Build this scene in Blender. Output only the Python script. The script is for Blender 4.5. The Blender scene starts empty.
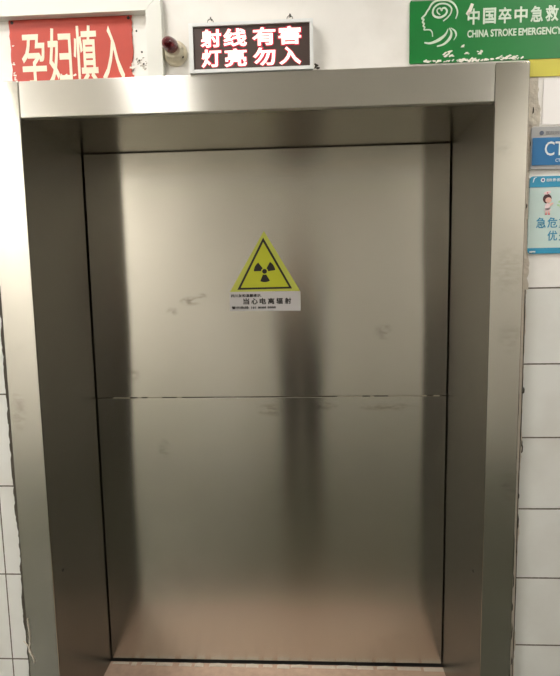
import bpy, bmesh, math, random
from mathutils import Vector, Matrix
random.seed(7)
SC = bpy.context.scene
COL = SC.collection

# ------------------------------------------------------------------ camera
cam_d = bpy.data.cameras.new('camera')
cam_d.sensor_fit = 'HORIZONTAL'; cam_d.sensor_width = 36.0
cam_d.lens = 505.0 * 36.0 / 560.0
cam_d.clip_start = 0.01
cam = bpy.data.objects.new('camera', cam_d); COL.objects.link(cam)
_F = Vector((-0.0482, 0.9930, -0.1080)).normalized()
_R = Vector((0.9988, 0.0465, -0.0181)); _R = (_R - _F * _R.dot(_F)).normalized()
_U = _R.cross(_F)
cam.matrix_world = Matrix(((_R.x, _U.x, -_F.x, 0.0743), (_R.y, _U.y, -_F.y, -1.5408), (_R.z, _U.z, -_F.z, 1.5930), (0, 0, 0, 1)))
SC.camera = cam

# ------------------------------------------------------------------ world and exposure
w = bpy.data.worlds.new('world'); SC.world = w; w.use_nodes = True
w.node_tree.nodes['Background'].inputs[0].default_value = (0.9, 0.95, 1.0, 1)
w.node_tree.nodes['Background'].inputs[1].default_value = 0.03
SC.view_settings.view_transform = 'Standard'; SC.view_settings.look = 'None'
SC.view_settings.gamma = 1.0; SC.view_settings.use_curve_mapping = False
SC.view_settings.exposure = 0.26
LAMP = 40.0                      # emission of the ceiling lamps' diffusers
LAMP_SPOTS = [(-.66, -.66, .62, .24), (-2.4, -2.0, 1.9, .60), (2.3, -2.2, 0.6, .60), (1.30, -.55, .85, .24)]   # x, y, relative strength, half length

# ------------------------------------------------------------------ helpers
def lin(c):
    return tuple(((v / 255) / 12.92 if v / 255 <= 0.04045 else (((v / 255) + 0.055) / 1.055) ** 2.4) for v in c) + (1.0,)

def mat(name, rgb, rough=0.5, metal=0.0, spec=0.5, emit=None, estr=1.0, bump=0.0, bscale=60, var=0.0, vscale=8, coat=0.0):
    m = bpy.data.materials.new(name); m.use_nodes = True
    nt = m.node_tree; N = nt.nodes; L = nt.links; b = N['Principled BSDF']
    b.inputs['Base Color'].default_value = lin(rgb)
    b.inputs['Roughness'].default_value = rough
    b.inputs['Metallic'].default_value = metal
    b.inputs['Specular IOR Level'].default_value = spec
    b.inputs['Coat Weight'].default_value = coat
    if emit:
        b.inputs['Emission Color'].default_value = lin(emit); b.inputs['Emission Strength'].default_value = estr
    tc = N.new('ShaderNodeTexCoord')
    if var > 0:
        n = N.new('ShaderNodeTexNoise'); n.inputs['Scale'].default_value = vscale; n.inputs['Detail'].default_value = 5
        L.new(tc.outputs['Object'], n.inputs['Vector'])
        r = N.new('ShaderNodeMapRange'); r.inputs[1].default_value = 0.3; r.inputs[2].default_value = 0.7
        r.inputs[3].default_value = 1 - var; r.inputs[4].default_value = 1.0
        L.new(n.outputs['Fac'], r.inputs[0])
        mx = N.new('ShaderNodeVectorMath'); mx.operation = 'SCALE'; mx.inputs[0].default_value = lin(rgb)[:3]
        L.new(r.outputs[0], mx.inputs['Scale']); L.new(mx.outputs[0], b.inputs['Base Color'])
    if bump > 0:
        n2 = N.new('ShaderNodeTexNoise'); n2.inputs['Scale'].default_value = bscale; n2.inputs['Detail'].default_value = 4
        L.new(tc.outputs['Object'], n2.inputs['Vector'])
        bp = N.new('ShaderNodeBump'); bp.inputs['Strength'].default_value = bump; bp.inputs['Distance'].default_value = 0.01
        L.new(n2.outputs['Fac'], bp.inputs['Height']); L.new(bp.outputs[0], b.inputs['Normal'])
    return m

def link(o, parent=None):
    COL.objects.link(o)
    if parent: o.parent = parent
    return o

def tag(o, label=None, cat=None, group=None, kind=None):
    if label: o['label'] = label
    if cat: o['category'] = cat
    if group: o['group'] = group
    if kind: o['kind'] = kind
    return o

def empty(name, loc, **k):
    o = bpy.data.objects.new(name, None); o.location = loc; o.empty_display_size = 0.05
    COL.objects.link(o); tag(o, **k); bpy.context.view_layer.update()
    return o

def finish(name, bm, m, parent=None, smooth=False, bevel=0.0, seg=2):
    if bevel > 0:
        bmesh.ops.bevel(bm, geom=[e for e in bm.edges if len(e.link_faces) == 2 and e.calc_face_angle(0) > 0.6], offset=bevel, segments=seg, affect='EDGES', profile=0.5)
    bmesh.ops.recalc_face_normals(bm, faces=bm.faces)
    if parent:
        off = Vector(); q = parent
        while q: off -= q.location; q = q.parent
        bmesh.ops.translate(bm, verts=bm.verts, vec=off)
    me = bpy.data.meshes.new(name); bm.to_mesh(me); bm.free()
    if smooth:
        for p in me.polygons: p.use_smooth = True
    me.materials.append(m)
    return link(bpy.data.objects.new(name, me), parent)

def add_box(bm, x0, x1, y0, y1, z0, z1):
    r = bmesh.ops.create_cube(bm, size=1)
    bmesh.ops.scale(bm, verts=r['verts'], vec=(abs(x1 - x0), abs(y1 - y0), abs(z1 - z0)))
    bmesh.ops.translate(bm, verts=r['verts'], vec=((x0 + x1) / 2, (y0 + y1) / 2, (z0 + z1) / 2))
    return r['verts']

def box(name, m, b, parent=None, bevel=0.0):
    bm = bmesh.new(); add_box(bm, *b)
    return finish(name, bm, m, parent, bevel=bevel)

def add_prism(bm, pts, y0, y1):
    """outline in x,z, extruded from y0 to y1"""
    a = [bm.verts.new((x, y0, z)) for x, z in pts]; c = [bm.verts.new((x, y1, z)) for x, z in pts]
    n = len(pts)
    bm.faces.new(a); bm.faces.new(list(reversed(c)))
    for i in range(n):
        bm.faces.new((a[i], c[i], c[(i + 1) % n], a[(i + 1) % n]))

def rrect(x0, x1, z0, z1, r, n=5):
    p = []
    for cx, cz, a0 in ((x1 - r, z1 - r, 0), (x0 + r, z1 - r, 90), (x0 + r, z0 + r, 180), (x1 - r, z0 + r, 270)):
        for i in range(n + 1):
            a = math.radians(a0 + 90 * i / n); p.append((cx + r * math.cos(a), cz + r * math.sin(a)))
    return p

def prism(name, m, pts, y0, y1, parent=None, bevel=0.0):
    bm = bmesh.new(); add_prism(bm, pts, y0, y1)
    return finish(name, bm, m, parent, bevel=bevel, seg=1)

def add_lathe(bm, prof, M, n=32):
    """prof = [(radius, height)], turned about local z, then placed by matrix M"""
    rings = []
    for r, h in prof:
        rings.append([bm.verts.new(M @ Vector((max(r, 1e-5) * math.cos(2 * math.pi * i / n), max(r, 1e-5) * math.sin(2 * math.pi * i / n), h))) for i in range(n)])
    for a, b in zip(rings, rings[1:]):
        for i in range(n): bm.faces.new((a[i], a[(i + 1) % n], b[(i + 1) % n], b[i]))
    bm.faces.new(rings[0]); bm.faces.new(rings[-1])

def add_tube(bm, pts, r, n=8, closed=False):
    pts = [Vector(p) for p in pts]; rings = []
    m = len(pts)
    for i, p in enumerate(pts):
        d = (pts[(i + 1) % m] - pts[i - 1]) if closed else (pts[min(i + 1, m - 1)] - pts[max(i - 1, 0)])
        d.normalize(); u = d.cross(Vector((0, 0, 1)))
        if u.length < 0.05: u = d.cross(Vector((1, 0, 0)))
        u.normalize(); v = d.cross(u)
        rings.append([bm.verts.new(p + u * r * math.cos(2 * math.pi * k / n) + v * r * math.sin(2 * math.pi * k / n)) for k in range(n)])
    for i in range(m if closed else m - 1):
        a, b = rings[i], rings[(i + 1) % m]
        for k in range(n): bm.faces.new((a[k], a[(k + 1) % n], b[(k + 1) % n], b[k]))
    if not closed: bm.faces.new(rings[0]); bm.faces.new(rings[-1])

def add_ribbon(bm, pts, widths, y0, y1):
    """flat stroke in x,z with a width at each point"""
    P = [Vector((x, z)) for x, z in pts]; Lp, Rp = [], []
    for i, p in enumerate(P):
        d = (P[min(i + 1, len(P) - 1)] - P[max(i - 1, 0)]).normalized(); nrm = Vector((-d.y, d.x)); h = widths[i] / 2
        Lp.append(p + nrm * h); Rp.append(p - nrm * h)
    for i in range(len(P) - 1):
        add_prism(bm, [tuple(Lp[i]), tuple(Lp[i + 1]), tuple(Rp[i + 1]), tuple(Rp[i])], y0, y1)

def smooth_line(pts, n=6):
    out = []
    for i in range(len(pts) - 1):
        p0 = pts[max(i - 1, 0)]; p1 = pts[i]; p2 = pts[i + 1]; p3 = pts[min(i + 2, len(pts) - 1)]
        for k in range(n):
            t = k / n
            out.append(tuple(0.5 * (2 * b + (c - a) * t + (2 * a - 5 * b + 4 * c - d) * t * t + (3 * b - a - 3 * c + d) * t ** 3) for a, b, c, d in zip(p0, p1, p2, p3)))
    out.append(tuple(pts[-1])); return out

def add_text(bm, s, x0, x1, z0, z1, y, depth, bold=0.0, shear=0.0):
    """a line of writing fitted into the rectangle x0..x1, z0..z1, its face at y, going back by depth"""
    c = bpy.data.curves.new('writing', 'FONT'); c.body = s; c.size = 1.0; c.bevel_depth = bold; c.extrude = 0.01; c.bevel_resolution = 1; c.shear = shear; c.resolution_u = 3
    o = bpy.data.objects.new('writing', c); COL.objects.link(o); bpy.context.view_layer.update()
    me = bpy.data.meshes.new_from_object(o.evaluated_get(bpy.context.evaluated_depsgraph_get()))
    t = bmesh.new(); t.from_mesh(me)
    zs = [v.co.z for v in t.verts]; az, bz = min(zs), max(zs)
    xs = [v.co.x for v in t.verts]; ys = [v.co.y for v in t.verts]
    ax, bx_, ay, by = min(xs), max(xs), min(ys), max(ys)
    idx = {}
    for v in t.verts:
        X = x0 + (v.co.x - ax) / (bx_ - ax) * (x1 - x0); Z = z0 + (v.co.y - ay) / (by - ay) * (z1 - z0)
        idx[v] = bm.verts.new((X, y + depth * (bz - v.co.z) / (bz - az), Z))
    for f in t.faces:
        try: bm.faces.new([idx[v] for v in f.verts])
        except ValueError: pass
    t.free(); bpy.data.objects.remove(o); bpy.data.curves.remove(c); bpy.data.meshes.remove(me)

def writing(name, m, items, y, depth, parent, bold=0.0, shear=0.0):
    singles = [it for it in items if len(it[0]) == 1]; lines = [[it] for it in items if len(it[0]) > 1]
    for grp in ([singles] if singles else []) + lines:
        bm = bmesh.new()
        for t_, x0, x1, z0, z1 in grp: add_text(bm, t_, x0, x1, z0, z1, y, depth, bold, shear)
        finish(name, bm, m, parent)

# ------------------------------------------------------------------ brushed stainless steel
def steel(name, rgb=(205, 201, 191), rough=0.20, aniso=1.0, tangent=(0, 0, 1), marks=(), wave=0.010, wear=0.6):
    m = bpy.data.materials.new(name); m.use_nodes = True
    nt = m.node_tree; N = nt.nodes; L = nt.links; b = N['Principled BSDF']
    b.inputs['Metallic'].default_value = 1.0
    b.inputs['Anisotropic'].default_value = aniso
    g = N.new('ShaderNodeNewGeometry'); sp = N.new('ShaderNodeSeparateXYZ')
    L.new(g.outputs['Position'], sp.inputs[0])
    t = N.new('ShaderNodeCombineXYZ')
    for i in range(3): t.inputs[i].default_value = tangent[i]
    L.new(t.outputs[0], b.inputs['Tangent'])
    def math_(op, a, c=None, clamp=False):
        n = N.new('ShaderNodeMath'); n.operation = op; n.use_clamp = clamp
        for i, v in enumerate((a, c)):
            if v is None: continue
            if isinstance(v, (int, float)): n.inputs[i].default_value = v
            else: L.new(v, n.inputs[i])
        return n.outputs[0]
    def noise(scale, det, mul=(1, 1, 1), rgh=0.5):
        mp = N.new('ShaderNodeVectorMath'); mp.operation = 'MULTIPLY'; mp.inputs[1].default_value = mul
        L.new(g.outputs['Position'], mp.inputs[0])
        n = N.new('ShaderNodeTexNoise'); n.inputs['Scale'].default_value = scale; n.inputs['Detail'].default_value = det
        n.inputs['Roughness'].default_value = rgh
        L.new(mp.outputs[0], n.inputs['Vector']); return n.outputs['Fac']
    # fine horizontal grain and broad handling wear
    grain = noise(30, 3, (0.5, 0.5, 22.0), 0.6)
    cloudy = noise(2.3, 6, (1, 1, 1), 0.6)
    rg = math_('ADD', math_('MULTIPLY', math_('SUBTRACT', grain, 0.5), 0.05), math_('ADD', rough - 0.04, math_('MULTIPLY', cloudy, 0.08)))
    L.new(rg, b.inputs['Roughness'])
    # greasy marks: x, z, half width, half height, strength
    dirt = None
    blot = noise(26, 5, (1, 1, 2.2), 0.65)
    for (x, z, rx, rz, k) in marks:
        dx = math_('DIVIDE', math_('SUBTRACT', sp.outputs[0], x), rx); dz = math_('DIVIDE', math_('SUBTRACT', sp.outputs[2], z), rz)
        d = math_('SUBTRACT', 1.0, math_('ADD', math_('MULTIPLY', dx, dx), math_('MULTIPLY', dz, dz)), True)
        v = math_('MULTIPLY', math_('MULTIPLY', d, k), math_('MULTIPLY', math_('SUBTRACT', blot, 0.42, True), 6.0, True), True)
        dirt = v if dirt is None else math_('MAXIMUM', dirt, v)
    gen = math_('MULTIPLY', math_('SUBTRACT', noise(9, 6, (1, 1, 1.4), 0.62), 0.62, True), wear, True)
    dirt = gen if dirt is None else math_('MAXIMUM', dirt, gen)
    mx = N.new('ShaderNodeMix'); mx.data_type = 'RGBA'
    mx.inputs[6].default_value = lin(rgb); mx.inputs[7].default_value = lin((110, 98, 78))
    L.new(dirt, mx.inputs[0])
    L.new(mx.outputs[2], b.inputs['Base Color'])
    bp = N.new('ShaderNodeBump'); bp.inputs['Strength'].default_value = 1.0; bp.inputs['Distance'].default_value = wave
    L.new(math_('ADD', noise(1.6, 1, (1, 1, 0.7)), math_('MULTIPLY', grain, 0.0015)), bp.inputs['Height'])
    L.new(bp.outputs[0], b.inputs['Normal'])
    return m

DOOR_MARKS = ((-0.37, 1.53, 0.05, 0.022, .55), (-0.325, 1.547, 0.03, 0.014, .5), (-0.445, 1.49, 0.03, 0.02, .4), (0.40, 1.100, 0.13, 0.018, .4),
              (0.15, 1.105, 0.06, 0.018, .45), (-0.06, 1.092, 0.07, 0.03, .4), (-0.61, 1.24, 0.03, 0.04, .35), (-0.50, 0.93, 0.03, 0.05, .3), (0.38, 1.40, .04, .04, .3))
M_DOOR = steel('brushed_steel_door', rgb=(212, 209, 201), marks=DOOR_MARKS)
M_FRAME = steel('brushed_steel_frame', rgb=(226, 223, 217), rough=0.36, aniso=1.0, marks=((0.68, 1.62, .05, .10, .18), (0.69, 1.42, .04, .06, .18), (0.66, 1.97, .03, .03, .18), (0.7, .95, .03, .05, .3), (-0.84, 1.2, .03, .08, .3)), wave=0.006)
M_REVEAL = steel('brushed_steel_reveal', rgb=(138, 135, 128), rough=.24, wear=0.0)  # darker base colour stands in for the shade inside the recess
M_JAMB = steel('brushed_steel_jamb', rgb=(206, 203, 195), rough=0.15, aniso=1.0, marks=((0.68, 1.62, .05, .10, .18), (0.69, 1.42, .04, .06, .18), (0.66, 1.97, .03, .03, .18), (0.7, .95, .03, .05, .3), (-0.84, 1.2, .03, .08, .3)), wave=0.004)
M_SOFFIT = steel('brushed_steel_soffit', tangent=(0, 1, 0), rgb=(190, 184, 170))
M_SEAM = mat('dark_joint', (22, 20, 16), rough=0.8)

# ------------------------------------------------------------------ wall material
def tile_wall():
    m = bpy.data.materials.new('glazed_tile_and_paint'); m.use_nodes = True
    nt = m.node_tree; N = nt.nodes; L = nt.links; b = N['Principled BSDF']
    g = N.new('ShaderNodeNewGeometry'); sp = N.new('ShaderNodeSeparateXYZ'); L.new(g.outputs['Position'], sp.inputs[0])
    X, Z = sp.outputs[0], sp.outputs[2]
    def M(op, a, c=None, d=None, clamp=False):
        n = N.new('ShaderNodeMath'); n.operation = op; n.use_clamp = clamp
        for i, v in enumerate((a, c, d)):
            if v is None: continue
            if isinstance(v, (int, float)): n.inputs[i].default_value = v
            else: L.new(v, n.inputs[i])
        return n.outputs[0]
    nz = N.new('ShaderNodeTexNoise'); nz.inputs['Scale'].default_value = 5; nz.inputs['Detail'].default_value = 8; L.new(g.outputs['Position'], nz.inputs['Vector'])
    nf = N.new('ShaderNodeTexNoise'); nf.inputs['Scale'].default_value = 70; nf.inputs['Detail'].default_value = 3; L.new(g.outputs['Position'], nf.inputs['Vector'])
    def seam(c, c0, pitch, wd):
        f = M('PINGPONG', M('SUBTRACT', c, c0), pitch / 2)
        f = M('ADD', f, M('MULTIPLY', M('SUBTRACT', nf.outputs['Fac'], 0.5), 0.0016))
        return M('LESS_THAN', f, wd)
    right = M('GREATER_THAN', X, 0.0)
    sr = M('MAXIMUM', seam(Z, 1.564, 0.2327, 0.0022), seam(X, 0.745, 0.31, 0.002))
    sl = M('MAXIMUM', seam(Z, 1.2495, 0.3103, 0.0024), seam(X, -0.948, 0.31, 0.002))
    below_r = M('LESS_THAN', Z, 1.5665); below_l = M('LESS_THAN', Z, 1.562)
    tr = M('MULTIPLY', M('MULTIPLY', right, below_r), sr)
    left = M('SUBTRACT', 1.0, right)
    tl = M('MULTIPLY', M('MULTIPLY', left, below_l), sl)
    s = M('MAXIMUM', tr, tl)
    tiled = M('ADD', M('MULTIPLY', right, below_r), M('MULTIPLY', left, below_l))
    base = N.new('ShaderNodeMix'); base.data_type = 'RGBA'
    base.inputs[6].default_value = lin((242, 239, 235)); base.inputs[7].default_value = lin((226, 226, 222)); L.new(tiled, base.inputs[0])
    dirt = N.new('ShaderNodeMix'); dirt.data_type = 'RGBA'
    L.new(M('MULTIPLY', M('SUBTRACT', nz.outputs['Fac'], 0.45, clamp=True), 0.9, clamp=True), dirt.inputs[0])
    L.new(base.outputs[2], dirt.inputs[6]); dirt.inputs[7].default_value = lin((180, 172, 158))
    fin = N.new('ShaderNodeMix'); fin.data_type = 'RGBA'
    L.new(s, fin.inputs[0]); L.new(dirt.outputs[2], fin.inputs[6]); fin.inputs[7].default_value = lin((98, 88, 76))
    L.new(fin.outputs[2], b.inputs['Base Color'])
    L.new(M('SUBTRACT', 0.62, M('MULTIPLY', tiled, 0.3)), b.inputs['Roughness'])
    bp = N.new('ShaderNodeBump'); bp.inputs['Strength'].default_value = 0.5; bp.inputs['Distance'].default_value = 0.004
    L.new(M('ADD', M('SUBTRACT', 1.0, s), M('MULTIPLY', nz.outputs['Fac'], 0.5)), bp.inputs['Height']); L.new(bp.outputs[0], b.inputs['Normal'])
    return m
M_WALL = tile_wall()
M_PAINT = mat('white_wall_paint', (236, 234, 230), rough=0.7, var=0.05, bump=0.1)
M_CEIL = mat('ceiling_paint', (236, 235, 232), rough=0.8, var=0.04)
M_FLOOR = mat('olive_vinyl_floor', (56, 58, 40), rough=0.45, var=0.15, vscale=5)
M_SILL = mat('pinkish_stone_floor', (196, 168, 148), rough=0.5, var=0.18, vscale=30)
M_BACK = mat('corridor_back_wall', (228, 224, 214), rough=0.6, var=0.06)

# ------------------------------------------------------------------ measures (metres)
XI0, XI1, XO0, XO1 = -0.7682, 0.6284, -0.8719, 0.7253
H, HT, D, SEAM = 2.10, 2.2062, 0.4242, 1.1441
WY = 0.030                      # face of the wall; the steel frame stands proud of it, its face at y = 0

# ------------------------------------------------------------------ the setting
def struct(name, m, boxes, label, cat):
    bm = bmesh.new()
    for b_ in boxes: add_box(bm, *b_)
    return tag(finish(name, bm, m), label, cat, kind='structure')
struct('floor', M_FLOOR, [(-4, 4, -3.1, 0.0, -0.1, 0.0)], 'smooth olive grey corridor floor in front of the steel door', 'floor')
struct('floor_threshold', M_SILL, [(XI0 - .008, XI1 + .008, 0.0, 0.62, -0.1, 0.0)], 'pinkish beige stone floor strip at the foot of the steel door', 'floor')
wf = struct('wall_front', M_WALL, [(-4, XI0 - .008, WY, 0.62, 0, 3.20), (XI1 + .008, 4, WY, 0.62, 0, 3.20), (XI0 - .008, XI1 + .008, WY, 0.62, H + .008, 3.20)],
            'white tiled and painted wall around the steel door frame', 'wall')
struct('wall_back', M_BACK, [(-4, 4, -3.2, -3.1, 0, 3.20)], 'pale cream corridor wall facing the steel door', 'wall')
struct('wall_left', M_PAINT, [(-4.1, -4, -3.2, 0.62, 0, 3.20)], 'white painted wall closing the left end of the corridor', 'wall')
struct('wall_right', mat('dull_grey_paint', (120, 116, 104), rough=0.7), [(4, 4.1, -3.2, 0.62, 0, 3.20)], 'dull grey wall closing the right end of the corridor', 'wall')
struct('ceiling', M_CEIL, [(-4.1, 4.1, -3.2, 0.62, 3.20, 3.30)], 'off-white flat corridor ceiling', 'ceiling')

# ceiling lamps out of view; all but the first added for brightness
M_HOUSING = mat('lamp_housing_white', (235, 235, 232), rough=0.4)
for i, (lx, ly, k, l2) in enumerate(LAMP_SPOTS):
    lab = ('rectangular ceiling lamp nearest the steel door', 'added unseen rectangular lamp at the left, brightening the wall facing the door', 'added unseen rectangular lamp at the right, brightening the wall facing the door', 'added unseen rectangular lamp before the green sign, brightening wall and header')[i]
    t = empty('unseen_ceiling_light', (lx, ly, 3.20), label=lab, cat='ceiling lamp', group='corridor ceiling lamps')
    bm = bmesh.new(); w2 = 0.16
    for b_ in ((-w2, -w2 + .015, -l2, l2), (w2 - .015, w2, -l2, l2), (-w2 + .015, w2 - .015, -l2, -l2 + .015), (-w2 + .015, w2 - .015, l2 - .015, l2)):
        add_box(bm, lx + b_[0], lx + b_[1], ly + b_[2], ly + b_[3], 3.155, 3.20)
    finish('housing', bm, M_HOUSING, t)
    box('diffuser', mat('lamp_diffuser', (255, 250, 240), emit=(255, 251, 245), estr=LAMP * k), (lx - w2 + .016, lx + w2 - .016, ly - l2 + .016, ly + l2 - .016, 3.162, 3.172), t)

# ------------------------------------------------------------------ steel casing
fr = empty('trim_1', (0, 0, 0), label='brushed stainless steel door frame with wide flat face and deep reveals', cat='door frame', kind='structure')
G = 0.0012
def plate(name, b_, bev=0.0022, m=M_FRAME): return box(name, m, b_, fr, bevel=bev)
plate('jamb', (XO0, XI0 - G, 0.0, WY, 0.0, HT), .0022, M_JAMB)
plate('jamb', (XI1 + G, XO1, 0.0, WY, 0.0, HT), .0022, M_JAMB)
plate('header', (XI0, XI1, 0.0, 0.020, H, HT - .001))
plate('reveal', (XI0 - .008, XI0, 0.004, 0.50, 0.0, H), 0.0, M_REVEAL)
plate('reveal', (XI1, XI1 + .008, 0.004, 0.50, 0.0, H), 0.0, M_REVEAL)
plate('soffit', (XI0, XI1, 0.021, 0.50, H, H + .008), 0.0, M_SOFFIT)
# screw holes low in both reveals
for x, y, z, s in ((XI0, .068, .6226, 1), (XI1, .083, .6236, -1)):
    bm = bmesh.new(); add_lathe(bm, [(.0055, 0), (.0055, .0009), (.002, .0011)], Matrix.Translation((x, y, z)) @ Matrix.Rotation(math.radians(90 * s), 4, 'Y'), 12)
    finish('screw_hole', bm, M_SEAM, fr)
# ragged sealant down the outer edges of the frame
M_SEALD = mat('old_dark_sealant', (74, 68, 58), rough=0.9, bump=0.6, bscale=150)
M_SEALW = mat('white_grout_smear', (206, 196, 182), rough=0.9, bump=0.6, bscale=120)
def ragged(xin, w0, w1, z0, z1, side, m, y0=WY - .006, y1=WY, step=.008, name='sealant'):
    bm = bmesh.new(); z = z0; outer = []; wv = random.uniform(w0, w1)
    while z < z1:
        wv = min(max(wv + random.uniform(-1, 1) * (w1 - w0) * .35, w0), w1)
        outer.append((xin + side * wv, z)); z += step * random.uniform(.6, 1.5)
    outer.append((xin + side * w0, z1))
    for (xa, za), (xb, zb) in zip(outer, outer[1:]):
        add_prism(bm, [(xin, za), (xa, za), (xb, zb), (xin, zb)], y0, y1)
    bmesh.ops.remove_doubles(bm, verts=bm.verts, dist=1e-6)
    return finish(name, bm, m, fr)
s = ragged(XO0, .0040, .0115, 0.18, 1.60, -1, M_SEALD, y0=.003); s['label'] = 'ragged dark sealant beside the left jamb'
ragged(XO0, .0005, .0020, 1.60, 2.2, -1, M_SEALW, y0=.006)
s = ragged(XO1, .020, .026, 0.10, 1.56, 1, M_SEALW, y0=WY - .003); s['label'] = 'uneven pale grout beside the right jamb'
ragged(XO1, .018, .028, 1.56, 2.04, 1, M_SEALW, y0=WY - .002)
ragged(XO1, .036, .050, 2.036, 2.172, 1, mat('beige_old_mortar', (214, 205, 190), rough=.95, bump=.5, bscale=90, var=.2, vscale=60), y0=WY - .002)
ragged(XO1, .0008, .0035, 0.05, 1.25, 1, M_SEALD, y0=.006)
bm = bmesh.new()                                                   # dark gaps where the grout has fallen out
for z, h, o in ((1.07, .022, .014), (1.05, .03, .016), (.90, .02, .010), (.80, .05, .011), (.72, .03, .009), (.60, .05, .003), (.52, .03, .002), (.42, .06, .003), (.33, .03, .005), (1.24, .02, .015), (1.80, .015, .004), (1.86, .012, .012), (1.98, .012, .010), (2.07, .02, .014)):
    o += .008; add_prism(bm, [(XO1 + o, z), (XO1 + o + .003, z + h * .2), (XO1 + o + .0035, z + h * .7), (XO1 + o + .001, z + h)], WY - .0045, WY)
finish('sealant_gap', bm, M_SEALD, fr)
bm = bmesh.new()                                                   # long dark joint between grout strip and tiles
add_ribbon(bm, smooth_line([(.744, .25), (.7455, .6), (.743, .9), (.745, 1.2), (.7435, 1.56)], 8), [.0022 + .0014 * random.random() for _ in range(33)], WY - .0035, WY)
finish('sealant_gap', bm, M_SEALD, fr)
bm = bmesh.new()                                                   # curls of peeled sealant low on the left
for pts in (((-.866, .49), (-.862, .44), (-.863, .40)), ((-.862, .40), (-.868, .375), (-.856, .35), (-.852, .33)), ((-.885, .41), (-.872, .395), (-.862, .365))):
    add_tube(bm, [(x, -.002, z) for x, z in smooth_line([p for p in pts], 5)], .0016, 6)
finish('sealant_curl', bm, M_SEALW, fr)

# ------------------------------------------------------------------ the door
dr = empty('door_1', (0, D, 0), label='tall brushed stainless steel door carrying a yellow radiation sticker', cat='door', kind='structure')
g = 0.0038
box('lower_panel', M_DOOR, (XI0 + g, XI1 - g, D, D + .04, 0.010, SEAM - .0014), dr, bevel=.0018)
box('upper_panel', M_DOOR, (XI0 + g, XI1 - g, D, D + .04, SEAM + .0014, H - .003), dr, bevel=.0018)
box('seam_strip', mat('seam_filler', (70, 64, 52), rough=0.5, metal=0.6), (XI0 + g, XI1 - g, D + .003, D + .036, SEAM - .0014, SEAM + .0014), dr)
M_GLINT = mat('seam_highlight_paint', (176, 168, 150), rough=0.6)  # pale dashes paint the bright highlights along the door seam
bm = bmesh.new()
for x0, x1 in ((-.70, -.63), (-.60, -.585), (-.56, -.50), (-.44, -.42), (.20, .30), (.33, .345), (.40, .55), (.575, .60)):
    add_prism(bm, [(x0, SEAM - .0002), (x0 + .004, SEAM + .0016), ((x0 + x1) / 2, SEAM + .0010), (x1, SEAM + .0012), (x1, SEAM - .0004)], D - .0006, D + .003)
finish('painted_seam_highlight', bm, M_GLINT, dr)
bm = bmesh.new(); add_box(bm, XI0, XI1, 0.48, 0.50, 0, H); add_box(bm, XI0, XI1, D - .006, 0.48, 0.0, 0.001)  # black sheet and floor strip stand in for shade in the door gap
finish('trim_2', bm, M_SEAM)
tag(bpy.data.objects['trim_2'], 'black backing sheet and floor strip painting the shade in the steel door gap', 'painted gap shade', kind='structure')
# grout line and flakes on the floor under the door
bm = bmesh.new()
x = XI0 + .01
while x < XI1 - .03:
    l = random.uniform(.02, .10); h = random.uniform(.002, .006)
    add_prism(bm, [(x, 0), (x + l, 0), (x + l * .9, h * .5), (x + l * .5, h), (x + l * .1, h * .6)], D - random.uniform(.018, .030), D - .011)
    x += l + random.uniform(.0, .03)
tag(finish('trim_3', bm, M_SEALW), 'crumbly white grout line on the floor along the door foot', 'grout line', kind='structure')

# ------------------------------------------------------------------ stickers on the door
M_YEL = mat('sticker_yellow', (196, 200, 38), rough=0.5, var=.04)
M_YELB = mat('sticker_yellow_border', (190, 194, 82), rough=0.5)
M_BLK = mat('print_black', (34, 28, 24), rough=0.6)
ws = empty('radiation_warning_sticker', (-.0765, D - .0002, 1.562), label='yellow triangular radiation warning sticker with black trefoil on the steel door', cat='warning sign')
A, Bq, Cq = (-.0755, 1.793), (-.213, 1.5625), (.060, 1.5625)
def shrink(k):
    cx = (A[0] + Bq[0] + Cq[0]) / 3; cz = (A[1] + Bq[1] + Cq[1]) / 3
    return [(cx + (p[0] - cx) * k, cz + (p[1] - cz) * k) for p in (A, Bq, Cq)]
def tri_ring(k0, k1, y0, y1):
    bm = bmesh.new(); a = shrink(k0); b_ = shrink(k1)
    for i in range(3):
        j = (i + 1) % 3; add_prism(bm, [a[i], a[j], b_[j], b_[i]], y0, y1)
    return bm
prism('backing', M_YELB, shrink(1.0), D - .0006, D - .0001, ws)
def tx(px, py): return (-.213 + (px - 230) * .0039, 1.5625 + (291 - py) * .00385)
bm = bmesh.new(); ta = [tx(264.4, 237.6), tx(237.6, 289), tx(292.2, 288.6)]; tb = [tx(264.4, 242.0), tx(240.9, 287.1), tx(289.0, 286.8)]
for i in range(3):
    j = (i + 1) % 3; add_prism(bm, [ta[i], ta[j], tb[j], tb[i]], D - .0014, D - .0004)
finish('black_border', bm, M_BLK, ws)
prism('yellow_field', M_YEL, [tx(264.4, 241.8), tx(240.7, 287.3), tx(289.2, 287)], D - .0011, D - .0005, ws)
bm = bmesh.new(); cx, cz = -.0760, 1.6395
for a0 in (-90, 30, 150):
    P = [(cx + r * math.cos(math.radians(a0 + t)), cz + r * math.sin(math.radians(a0 + t))) for r, ts in ((.0135, range(-29, 30, 6)), (.0415, range(29, -30, -6))) for t in ts]
    add_prism(bm, P, D - .0016, D - .0010)
add_prism(bm, [(cx + .0092 * math.cos(i * math.pi / 12), cz + .0092 * math.sin(i * math.pi / 12)) for i in range(24)], D - .0016, D - .0010)
finish('trefoil', bm, M_BLK, ws)
ls = empty('caption_sticker', (-.076, D - .0002, 1.486), label='white caption sticker with black characters right below the yellow triangle', cat='sticker')
prism('backing', mat('sticker_white', (196, 192, 192), rough=0.5), [(-.2145, 1.5620), (.0615, 1.5605), (.0615, 1.4855), (-.2150, 1.4885)], D - .0012, D - .0001, ls)
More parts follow.
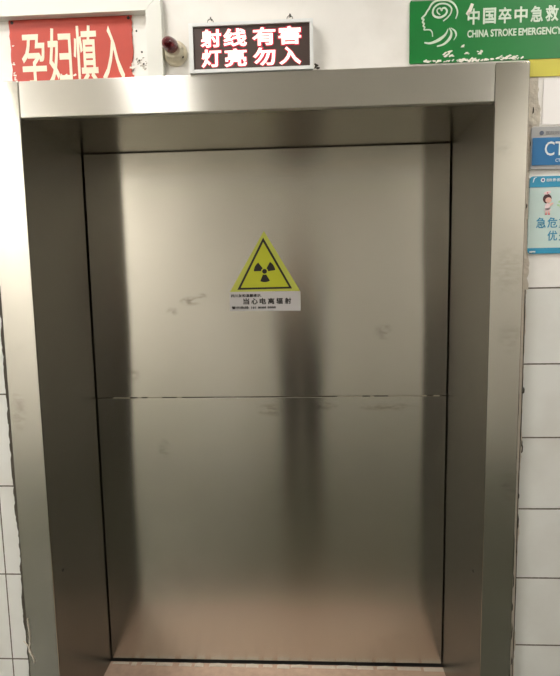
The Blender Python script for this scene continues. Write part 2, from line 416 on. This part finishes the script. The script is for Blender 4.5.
writing('lettering', M_BLK, [('四川友和温馨提示.', -.209, -.090, 1.5405, 1.5530), ('警示热线: 181 8088 8888', -.208, -.035, 1.4945, 1.5060)], D - .0017, .0005, ls, bold=.04)
writing('lettering', M_BLK, [(c, -.163 + i * .0325, -.163 + i * .0325 + .0255, 1.5125, 1.5365) for i, c in enumerate('当心电离辐射')], D - .0017, .0005, ls, bold=.035)

# ------------------------------------------------------------------ above the frame, left: red sign, trunking, alarm lamp
M_RED = mat('sign_red', (194, 68, 52), rough=0.5, var=.10, vscale=14)
M_CREAM = mat('sign_cream_letters', (240, 232, 210), rough=0.6)
rs = empty('red_warning_sign', (-.61, WY, 2.18), label='red sign with four cream characters, cut off by the frame top', cat='sign')
edge = [(-.798, 2.389)]
z = 2.38
while z > 2.185: edge.append((-.797 + random.uniform(-.002, .003) + (2.404 - z) * -.01, z)); z -= .012
edge += [(-.793, 2.178), (-.424, 2.178)]
z = 2.19
while z < 2.38: edge.append((-.4245 + random.uniform(-.003, .001) - (.006 if 2.225 < z < 2.262 else 0), z)); z += .010
edge.append((-.4235, 2.389))
prism('board', M_RED, edge, WY - .004, WY, rs)
red_items = [('孕', -.765, -.690, 2.200, 2.347), ('妇', -.685, -.612, 2.197, 2.362), ('慎', -.605, -.532, 2.195, 2.366), ('入', -.519, -.452, 2.203, 2.363)]
writing('lettering', M_CREAM, red_items, WY - .005, .0012, rs, bold=.016)
for x, z in ((-.788, 2.382), (-.434, 2.382)):
    bm = bmesh.new(); add_lathe(bm, [(.0048, 0), (.0048, .0012), (.002, .002)], Matrix.Translation((x, WY - .004, z)) @ Matrix.Rotation(math.radians(90), 4, 'X'), 12)
    finish('screw', bm, M_BLK, rs)
M_FLAKE = mat('torn_white_paint', (238, 234, 224), rough=0.8)
def flakes(parent, spots, seed, y, name='peeled_patch', m=None):
    rnd = random.Random(seed); bm = bmesh.new()
    for x, z, rx, rz, n in spots:
        for _ in range(n):
            px = x + rnd.uniform(-rx, rx); pz = z + rnd.uniform(-rz, rz); s_ = rnd.uniform(.0015, .0048)
            k = rnd.randint(5, 8); a0 = rnd.random() * 6
            ang = rnd.uniform(-.5, .7); pts = []
            for i in range(k):
                a = a0 + i * 2 * math.pi / k; r = s_ * rnd.uniform(.45, 1.2)
                ex, ez = r * 1.7 * math.cos(a), r * .8 * math.sin(a)
                pts.append((px + ex * math.cos(ang) - ez * math.sin(ang), pz + ex * math.sin(ang) + ez * math.cos(ang)))
            add_prism(bm, pts, y - rnd.uniform(.0006, .0016), y)
    return tag(finish(name, bm, m or M_FLAKE, parent), kind='stuff')
flakes(rs, [(-.428, 2.238, .004, .016, 7), (-.790, 2.23, .004, .012, 5), (-.60, 2.226, .05, .004, 5), (-.79, 2.31, .002, .05, 3)], 3, WY - .004)

M_PVC = mat('white_pvc', (232, 232, 226), rough=0.4, spec=.5)
ct = empty('cable_trunking', (-.36, WY, 2.2062), label='white plastic cable trunking running above the red sign and down beside it', cat='cable trunking')
y0, y1 = .004, WY
bm = bmesh.new(); add_prism(bm, [(-2.2, 2.390), (-.3772, 2.390), (-.3335, 2.4345), (-2.2, 2.4345)], y0, y1); finish('horizontal_run', bm, M_PVC, ct, bevel=.002, seg=2)
bm = bmesh.new(); add_prism(bm, [(-.3755, 2.2065), (-.3305, 2.2065), (-.3305, 2.4345), (-.3312, 2.4345), (-.3755, 2.3902)], y0, y1); finish('vertical_run', bm, M_PVC, ct, bevel=.0012, seg=2)
bm = bmesh.new()
for x, z in ((-.4125, 2.346), (-.399, 2.286), (-.408, 2.262), (-.395, 2.252)):
    add_lathe(bm, [(.0028, 0), (.0028, .0012), (.001, .0018)], Matrix.Translation((x, WY, z)) @ Matrix.Rotation(math.radians(90), 4, 'X'), 10)
sc_ = finish('wall_anchor_marks', bm, M_BLK, wf)
flakes(wf, [(-.403, 2.258, .018, .016, 9), (-.393, 2.243, .010, .006, 6)], 12, WY, 'plaster_smear', mat('grey_plaster_smear', (186, 180, 170), rough=.9))

al = empty('alarm_beacon', (-.290, WY, 2.272), label='small red alarm lamp on a round cream base between trunking and lit sign', cat='alarm lamp')
bm = bmesh.new(); Mx = Matrix.Translation((-.2975, WY, 2.2765)) @ Matrix.Rotation(math.radians(90), 4, 'X')
add_lathe(bm, [(.036, 0), (.036, .006), (.034, .012), (.028, .016), (.026, .028), (.022, .032), (.004, .033)], Mx, 40)
finish('base', bm, mat('cream_plastic', (214, 204, 180), rough=.35), al, smooth=False, bevel=0)
bm = bmesh.new(); Mx = Matrix.Translation((-.3005, WY - .030, 2.286)) @ Matrix.Rotation(math.radians(98), 4, 'X') @ Matrix.Rotation(math.radians(-10), 4, 'Y')
add_lathe(bm, [(.0195, 0), (.021, .006), (.0205, .018), (.0185, .030), (.0135, .040), (.006, .048), (.001, .049)], Mx, 28)
red_glass = mat('red_lens', (96, 14, 26), rough=.12, coat=.5); red_glass.node_tree.nodes['Principled BSDF'].inputs['Transmission Weight'].default_value = .25
finish('lens', bm, red_glass, al, smooth=True)
bm = bmesh.new(); add_lathe(bm, [(.0045, 0), (.0045, .003), (.002, .004)], Matrix.Translation((-.2745, WY - .012, 2.262)) @ Matrix.Rotation(math.radians(90), 4, 'X'), 12)
finish('screw', bm, M_BLK, al)

# ------------------------------------------------------------------ LED sign
M_WIRE = mat('dark_wire', (120, 116, 108), rough=.4, metal=.6)
M_ALU = mat('white_aluminium', (236, 238, 238), rough=.35, metal=.0)
led = empty('led_warning_sign', (-.067, WY, 2.207), label='lit red and white electronic sign with eight characters on top of the frame', cat='electronic sign')
X0, X1, Z0, Z1, yF = -.2490, .1100, 2.2065, 2.3435, -.006
b = .0092
for name, pts, yy in (('top_rail', [(X0, Z1), (X1, Z1), (X1 - b, Z1 - b), (X0 + b, Z1 - b)], yF), ('bottom_rail', [(X0, Z0), (X1, Z0), (X1 - b, Z0 + b), (X0 + b, Z0 + b)], yF),
                      ('end_cap', [(X0, Z1), (X0 + b * 1.3, Z1 - b), (X0 + b * 1.3, Z0 + b), (X0, Z0)], yF - .0005), ('end_cap', [(X1, Z1), (X1 - b, Z1 - b), (X1 - b, Z0 + b), (X1, Z0)], yF - .0005)):
    prism(name, M_ALU, pts, yy, WY, led, bevel=.0015)
box('screen', mat('led_screen', (72, 56, 52), rough=.5), (X0 + b * .9, X1 - b * .9, yF + .005, WY - .004, Z0 + b * .9, Z1 - b * .9), led)
def lx(px): return -.2165 + (px - 200) * .00288
cols = ((200.2, 221.3), (223.5, 247), (252.6, 276), (279, 301.6))
def rows(grow):
    it = []
    for r, s_ in enumerate(('射线有害', '灯亮勿入')):
        zt = 2.3265 if r == 0 else 2.2715; zb = 2.2770 if r == 0 else 2.2215
        for (a, c), ch in zip(cols, s_):
            if r: a, c = a + .4, c - .4
            it.append((ch, lx(a) - grow, lx(c) + grow, zb - grow, zt + grow))
    return it
writing('red_glow_pixels', mat('led_red', (150, 20, 40), emit=(190, 16, 62), estr=.75), rows(.0026), yF + .0046, .0004, led, bold=.075)
writing('lettering', mat('led_white', (250, 225, 215), emit=(255, 222, 214), estr=1.1), rows(0), yF + .0036, .0010, led, bold=.028)
for hx in (-.1870, .0440):
    bm = bmesh.new(); ring = [(hx + .0085 * math.cos(a * math.pi / 8), -.0 + .010, 2.352 + .0085 * math.sin(a * math.pi / 8)) for a in range(16)]
    add_tube(bm, ring, .0013, 6, closed=True)
    finish('hanging_ring', bm, M_WIRE, led)
    bm = bmesh.new(); add_tube(bm, [(hx, WY + .001, 2.366), (hx, .012, 2.366), (hx + .002, .007, 2.362), (hx + .003, .008, 2.356)], .0016, 6)
    finish('hook', bm, M_BLK, led)
flakes(wf, [(.122, 2.226, .006, .005, 5)], 5, WY, 'plaster_smear', M_SEALD)

# ------------------------------------------------------------------ green sign and yellow strip
M_GRN = mat('sign_green', (8, 122, 50), rough=.35, var=.05)
M_LGT = mat('sign_pale_letters', (208, 224, 206), rough=.5)
gs = empty('green_stroke_sign', (.85, WY, 2.221), label='green sign with pale head outline, Chinese characters and STROKE EMERGENCY', cat='sign')
prism('board', M_GRN, rrect(.3905, 1.42, 2.2215, 2.394, .006), WY - .005, WY, gs)
box('top_edge', mat('grey_edge', (150, 158, 146), rough=.5), (.3965, 1.414, WY - .0056, WY - .0004, 2.3915, 2.3945), gs)
def gx(px): return .423 + (px - 421) * .0028
def gz(py): return 2.393 - .00272 * py
items = [(c, gx(a), gx(b_), 2.3215, 2.3650) for c, a, b_, y in (('中', 468, 480, 17.3), ('国', 483.5, 496.5, 17), ('卒', 499, 512, 16.8), ('中', 515, 528, 16), ('急', 531, 543.6, 15.2), ('救', 546, 559, 14.8))]
writing('lettering', M_LGT, items, WY - .0062, .0014, gs, bold=.026)
writing('lettering', M_LGT, [('CHINA', gx(468), gx(489.5), 2.2865, 2.3070), ('STROKE', gx(491.5), gx(517.5), 2.2865, 2.3070), ('EMERGENCY', gx(519.5), gx(563), 2.2865, 2.3070)], WY - .0062, .0014, gs, bold=.03)
bm = bmesh.new()
def lg(pts, w0, w1=None, w2=None, n=5):
    P = smooth_line([(gx(405 + X / 7), gz(Y / 7)) for X, Y in pts], n); k = len(P)
    w1 = w0 if w1 is None else w1; w2 = w0 if w2 is None else w2
    W = [((w0 + (w1 - w0) * 2 * i / k) if i < k / 2 else (w1 + (w2 - w1) * (2 * i / k - 1))) * .0004 for i in range(k)]
    add_ribbon(bm, P, W, WY - .0062, WY - .0048)
lg([(165, 62), (185, 28), (215, 8), (250, 4), (300, 8), (338, 30), (362, 65), (368, 100), (356, 138)], 12, 14, 7)
lg([(168, 58), (152, 78), (140, 100), (116, 124), (130, 134), (121, 152), (133, 163), (126, 178), (137, 188), (132, 205), (150, 206), (175, 208), (190, 225), (194, 256)], 12, 10, 6)
lg([(268, 150), (300, 125), (322, 95), (324, 60), (290, 33), (240, 30), (205, 52), (193, 88), (208, 115), (245, 124), (280, 108), (294, 82), (280, 60), (262, 62), (256, 76), (246, 60), (226, 66), (226, 88), (246, 106)], 8, 14, 7)
lg([(136, 296), (180, 302), (240, 280), (285, 245), (304, 205)], 8, 22, 3)
lg([(226, 326), (275, 312), (315, 275), (328, 235), (312, 200)], 8, 20, 3)
lg([(345, 286), (362, 255), (352, 222), (322, 200)], 3, 13, 3)
finish('head_emblem', bm, M_LGT, gs)
fl = flakes(gs, [(gx(449), gz(54.5), .012, .007, 9), (gx(468), gz(55), .006, .002, 4), (gx(481), gz(54), .009, .005, 7), (gx(428), 2.2275, .012, .003, 7), (gx(450), 2.225, .05, .0025, 22), (gx(480), 2.2255, .04, .003, 22), (gx(512), 2.228, .036, .005, 26), (gx(464), gz(47.5), .002, .01, 2)], 21, WY - .005, 'peeled_patch')
bm = bmesh.new(); add_prism(bm, [(gx(466), gz(15)), (gx(469), gz(10)), (gx(471), gz(5)), (gx(474), gz(6)), (gx(472), gz(12)), (gx(469), gz(18))], WY - .0062, WY - .0048)
finish('peeled_patch', bm, M_FLAKE, gs)
tag(box('yellow_strip', mat('strip_yellow', (204, 194, 70), rough=.5, var=.05), (.733, 1.42, WY - .004, WY, 2.1735, 2.2212)), 'yellow strip under the green sign, right of the frame', 'strip')
tag(box('wall_tile', mat('bright_white_tile', (240, 236, 234), rough=.3), (.776, 1.30, WY - .0025, WY, 2.039, 2.166)), 'clean white tile between the yellow strip and the blue CT sign', 'tile', kind='structure')

# ------------------------------------------------------------------ CT sign and notice
M_BLU = mat('sign_blue', (30, 110, 166), rough=.5)
M_GRY = mat('sign_silver_grey', (166, 166, 166), rough=.35)
M_WHT = mat('sign_white', (226, 232, 232), rough=.5)
cs = empty('ct_room_sign', (.90, WY, 1.912), label='blue door sign with white letters CT and a grey top strip', cat='sign')
prism('frame', M_GRY, rrect(.7445, 1.06, 1.9115, 2.032, .006), WY - .007, WY, cs, bevel=.001)
prism('blue_field', M_BLU, rrect(.7480, 1.056, 1.9230, 2.001, .002), WY - .0088, WY - .006, cs)
writing('lettering', M_WHT, [('CT', .7835, .8385, 1.9495, 1.9895), ('CT', .8150, .8290, 1.9315, 1.9405)], WY - .0096, .001, cs, bold=.006)
bm = bmesh.new(); add_prism(bm, [(.7735 + .0062 * math.cos(a), 2.0145 + .0062 * math.sin(a)) for a in [i * math.pi / 8 for i in range(16)]], WY - .0085, WY - .006)
finish('round_emblem', bm, mat('emblem_slate', (92, 100, 118), rough=.5), cs)
writing('small_lettering', mat('faint_grey_print', (128, 130, 134), rough=.5), [('医院放射科', .786, .850, 2.0095, 2.0195)], WY - .0078, .001, cs)

ns = empty('emergency_notice', (.90, WY, 1.667), label='pale notice with blue bands and a small nurse cartoon below the CT sign', cat='notice')
prism('board', mat('notice_pale', (200, 220, 216), rough=.5), rrect(.7455, 1.06, 1.6665, 1.8925, .010), WY - .004, WY, ns)
M_CY = mat('notice_blue', (48, 150, 190), rough=.3)
top = [p for p in rrect(.7455, 1.06, 1.6665, 1.8925, .010) if p[1] > 1.75] + [(.7455, 1.8605), (1.06, 1.8605)]
cx_ = 0.9; cz_ = 1.876
top.sort(key=lambda p: math.atan2(p[1] - cz_, (p[0] - cx_) * .1))
prism('top_band', M_CY, top, WY - .0048, WY - .0038, ns)
bot = [p for p in rrect(.7455, 1.06, 1.6665, 1.8925, .010) if p[1] < 1.70] + [(.7455, 1.6835), (1.06, 1.6835)]
bot.sort(key=lambda p: math.atan2(p[1] - 1.675, (p[0] - cx_) * .1))
prism('bottom_band', M_CY, bot, WY - .0048, WY - .0038, ns)
def nx(px): return .770 + (px - 536) * .003
def nzz(py): return 1.758 - (py - 223) * .003
ly = WY - .0048
writing('lettering', mat('notice_blue_print', (40, 138, 178), rough=.4),
        [('急', nx(535.4), nx(544.9), nzz(228.3), nzz(218)), ('危', nx(546.3), nx(556), nzz(228.3), nzz(218)), ('重', nx(557.6), nx(567), nzz(228.3), nzz(218)), ('优', nx(546.8), nx(556.3), nzz(241), nzz(231)), ('先', nx(558), nx(567.5), nzz(241), nzz(231))], ly, .001, ns, bold=.012)
writing('small_lettering', M_WHT, [('医院', nx(544), nx(549), nzz(183.5), nzz(180.5)), ('患者优先', nx(549.5), nx(565), nzz(183.5), nzz(180.5))], WY - .0056, .001, ns)
bm = bmesh.new()
add_prism(bm, [(nx(540.4) + .0062 * math.cos(i * math.pi / 8), nzz(182) + .0062 * math.sin(i * math.pi / 8)) for i in range(16)], WY - .0056, WY - .0046)
finish('round_emblem', bm, M_WHT, ns)
bm = bmesh.new(); add_ribbon(bm, [(nx(529.6), nzz(251.5)), (nx(531.5), nzz(251.7)), (nx(533), nzz(251.3)), (nx(535.5), nzz(251.5))], [.004, .006, .004, .005], WY - .0056, WY - .0046); finish('faint_print', bm, M_WHT, ns)
bm = bmesh.new(); add_ribbon(bm, [(nx(531), nzz(184)), (nx(532), nzz(180)), (nx(534.5), nzz(179))], [.002, .003, .001], WY - .0056, WY - .0046)
finish('curved_mark', bm, M_WHT, ns)
bm = bmesh.new(); add_prism(bm, [(nx(540.4) + .0032 * math.cos(i * math.pi / 6), nzz(182) + .0032 * math.sin(i * math.pi / 6)) for i in range(12)], WY - .0060, WY - .0050)
finish('emblem_centre', bm, mat('emblem_navy', (60, 70, 140), rough=.5), ns)
# the little nurse print
def blob(bm, cx, cz, rx, rz, y0=ly, y1=WY - .0038, n=18, rot=0):
    P = []
    for i in range(n):
        a = 2 * math.pi * i / n; ex, ez = rx * math.cos(a), rz * math.sin(a)
        P.append((nx(cx) + .003 * (ex * math.cos(rot) - ez * math.sin(rot)), nzz(cz) + .003 * (ex * math.sin(rot) + ez * math.cos(rot))))
    add_prism(bm, P, y0, y1)
nu = finish('nurse_print', (lambda b_: (blob(b_, 545.3, 200.0, 4.2, 4.6), b_)[1])(bmesh.new()), mat('print_dark_hair', (74, 40, 44), rough=.5), ns)
def nprint(name, m, blobs, y):
    bm = bmesh.new()
    for q in blobs: blob(bm, *q[:4], y0=y, y1=y + .0005, rot=(q[4] if len(q) > 4 else 0))
    return finish(name, bm, m, nu)
nprint('face', mat('print_skin', (238, 192, 178), rough=.5), [(546.4, 201.4, 3.0, 2.7), (548.6, 205.8, 1.2, 3.2, -1.0), (544.6, 213.5, .8, 1.6), (547.2, 213.5, .8, 1.6)], ly - .0007)
M_NW = mat('print_pink_white', (238, 214, 216), rough=.5); M_NP = mat('print_pink', (216, 92, 112), rough=.5)
nprint('dress', M_NW, [(545.6, 207.6, 2.4, 3.4), (545.8, 210.8, 3.2, 1.7)], ly - .0012)
nprint('cap', M_NW, [(545.0, 194.3, 3.6, 1.5, .25)], ly - .0012)
nprint('cap_cross', M_NP, [(545.2, 194.5, .7, .7)], ly - .0016)
nprint('shoe', M_NP, [(544.4, 215.0, 1.1, .6)], ly - .0016)
nprint('shoe', M_NP, [(547.3, 215.0, 1.1, .6)], ly - .0016)
bm = bmesh.new()
blob(bm, 557.5, 203, 1.6, 1.0, rot=.6); blob(bm, 556.2, 206.5, 1.5, .9, rot=-.4); blob(bm, 558.8, 208, 1.4, 1.0, rot=.3)
finish('green_leaf_print', bm, mat('print_pale_green', (178, 214, 160), rough=.5), ns)

# ------------------------------------------------------------------ the photographer, who shows only as a blurred reflection in the door
def skin_mesh(name, verts, edges, m, parent, sub=2, root=0):
    me = bpy.data.meshes.new(name); me.from_pydata([Vector(v[0]) - Vector(parent.matrix_world.translation) for v in verts], edges, [])
    o = bpy.data.objects.new(name, me); link(o, parent)
    md = o.modifiers.new('skin', 'SKIN'); md.use_smooth_shade = True
    for i, v in enumerate(verts):
        r = v[1]; sv = me.skin_vertices[0].data[i]; sv.radius = r if isinstance(r, tuple) else (r, r); sv.use_root = (i == root)
    if sub: s_ = o.modifiers.new('sub', 'SUBSURF'); s_.levels = sub; s_.render_levels = sub
    me.materials.append(m); return o
PX, PY = 0.045, -1.93
pe = empty('person', (PX, PY, 0), label='person in dark open jacket and dark trousers photographing the steel door', cat='person')
M_SKIN = mat('skin', (196, 152, 126), rough=.5)
V = []; E_ = []
def v(x, y, z, r, frm=None):
    V.append(((PX + x, PY + y, z), r)); i = len(V) - 1
    if frm is not None: E_.append((frm, i))
    return i
pel = v(0, 0, .95, (.115, .09)); wst = v(0, .0, 1.10, (.105, .08), pel); chs = v(0, .0, 1.28, (.125, .09), wst); sh = v(0, -.01, 1.40, (.10, .07), chs)
nk = v(0, 0, 1.48, .048, sh); hd0 = v(0, .015, 1.56, (.062, .070), nk); hd1 = v(0, .015, 1.63, (.070, .082), hd0); hd2 = v(0, .005, 1.70, (.052, .062), hd1)
for s_ in (-1, 1):
    a = v(s_ * .155, -.01, 1.385, .052, sh); e = v(s_ * .185, .13, 1.20, .040, a); wr = v(s_ * .085, .30, 1.46, .026, e); pm = v(s_ * .070, .325, 1.51, (.020, .034), wr)
    for k, (fx, L_) in enumerate(((.000, .062), (.006, .070), (.012, .064), (.018, .050))):
        z_ = 1.54 + .016 * k if False else 1.515 + .019 * k
        f1 = v(s_ * .078, .345 + .004, z_, .0088, pm); f2 = v(s_ * (.066), .362, z_ + .004, .0080, f1); f3 = v(s_ * (.046), .368, z_ + .005, .0070, f2)
    t1 = v(s_ * .062, .322, 1.535, .0095, pm); t2 = v(s_ * .048, .333, 1.560, .0082, t1)
    hp = v(s_ * .085, 0, .88, .085, pel); kn = v(s_ * .085, .01, .50, .058, hp); an = v(s_ * .085, -.01, .10, .038, kn); ft = v(s_ * .095, .09, .045, (.036, .026), an)
body = skin_mesh('body', V, E_, M_SKIN, pe)
bm = bmesh.new()                                                    # face: eyes, nose, mouth, ears
def ell(bm, c, r, n=12):
    q = bmesh.ops.create_uvsphere(bm, u_segments=n, v_segments=n // 2 + 2, radius=1); bmesh.ops.scale(bm, verts=q['verts'], vec=r); bmesh.ops.translate(bm, verts=q['verts'], vec=(PX + c[0], PY + c[1], c[2]))
ell(bm, (0, .098, 1.600), (.011, .015, .022)); finish('nose', bm, M_SKIN, pe, smooth=True)
for s_ in (-1, 1):
    bm = bmesh.new(); ell(bm, (s_ * .070, .010, 1.605), (.009, .017, .028)); finish('ear', bm, M_SKIN, pe, smooth=True)
for s_ in (-1, 1):
    bm = bmesh.new(); ell(bm, (s_ * .026, .083, 1.625), (.012, .008, .006)); finish('eye', bm, M_BLK, pe, smooth=True)
bm = bmesh.new(); ell(bm, (0, .086, 1.563), (.022, .008, .005)); finish('mouth', bm, mat('lips', (150, 84, 78), rough=.5), pe, smooth=True)
bm = bmesh.new(); ell(bm, (0, -.006, 1.672), (.080, .094, .074), 20)
for q in bm.verts:
    if q.co.y > PY + .045 and q.co.z < 1.665: q.co.y = PY + .045
finish('hair', bm, mat('black_hair', (24, 20, 18), rough=.6), pe, smooth=True)
M_JKT = mat('dark_jacket', (20, 20, 24), rough=.9); M_TRS = mat('dark_trousers', (24, 24, 28), rough=.9)
V = []; E_ = []
b0 = v(0, -.005, .74, (.200, .125)); b1 = v(0, 0, 1.00, (.190, .118), b0); b2 = v(0, 0, 1.25, (.185, .112), b1); b3 = v(0, -.01, 1.39, (.112, .080), b2); b4 = v(0, -.005, 1.455, (.062, .060), b3)
for s_ in (-1, 1):
    a = v(s_ * .160, -.01, 1.385, .066, b3); e = v(s_ * .190, .13, 1.20, .053, a); wr = v(s_ * .097, .275, 1.42, .038, e)
skin_mesh('jacket', V, E_, M_JKT, pe)
bm = bmesh.new()                                                    # lighter shirt showing where the jacket is open
vs = [bm.verts.new((PX + x, PY + y, z)) for x, y, z in ((-.030, .095, 1.43), (.030, .095, 1.43), (.036, .134, 1.28), (.030, .136, 1.05), (.026, .138, .92), (-.026, .138, .92), (-.030, .136, 1.05), (-.036, .134, 1.28))]
f_ = bm.faces.new(vs); r = bmesh.ops.extrude_face_region(bm, geom=[f_]); bmesh.ops.translate(bm, verts=[q for q in r['geom'] if isinstance(q, bmesh.types.BMVert)], vec=(0, -.05, 0))
finish('shirt', bm, mat('grey_shirt', (96, 92, 84), rough=.9), pe)
V = []; E_ = []
p0 = v(0, 0, .93, (.128, .102))
for s_ in (-1, 1):
    hp = v(s_ * .080, 0, .84, .100, p0); kn = v(s_ * .085, .01, .50, .076, hp); an = v(s_ * .085, -.01, .09, .062, kn)
skin_mesh('trousers', V, E_, M_TRS, pe)
for s_ in (-1, 1):
    bm = bmesh.new(); ell(bm, (s_ * .093, .055, .040), (.048, .135, .040), 16)
    for q in bm.verts: q.co.z = max(q.co.z, 0.0)
    finish('shoe', bm, M_BLK, pe, smooth=True)
ph = empty('phone', (PX - .01, -1.560, 1.53), label='black phone held up in both hands of the person', cat='phone')
prism('case', mat('black_glass', (14, 14, 16), rough=.15), rrect(.036, .112, 1.520, 1.615, .008), -1.566, -1.557, ph, bevel=.001)
bm = bmesh.new(); add_lathe(bm, [(.006, 0), (.006, .002), (.004, .0025)], Matrix.Translation((.0743, -1.557, 1.593)) @ Matrix.Rotation(math.radians(-90), 4, 'X'), 16)
finish('lens', bm, M_BLK, ph)
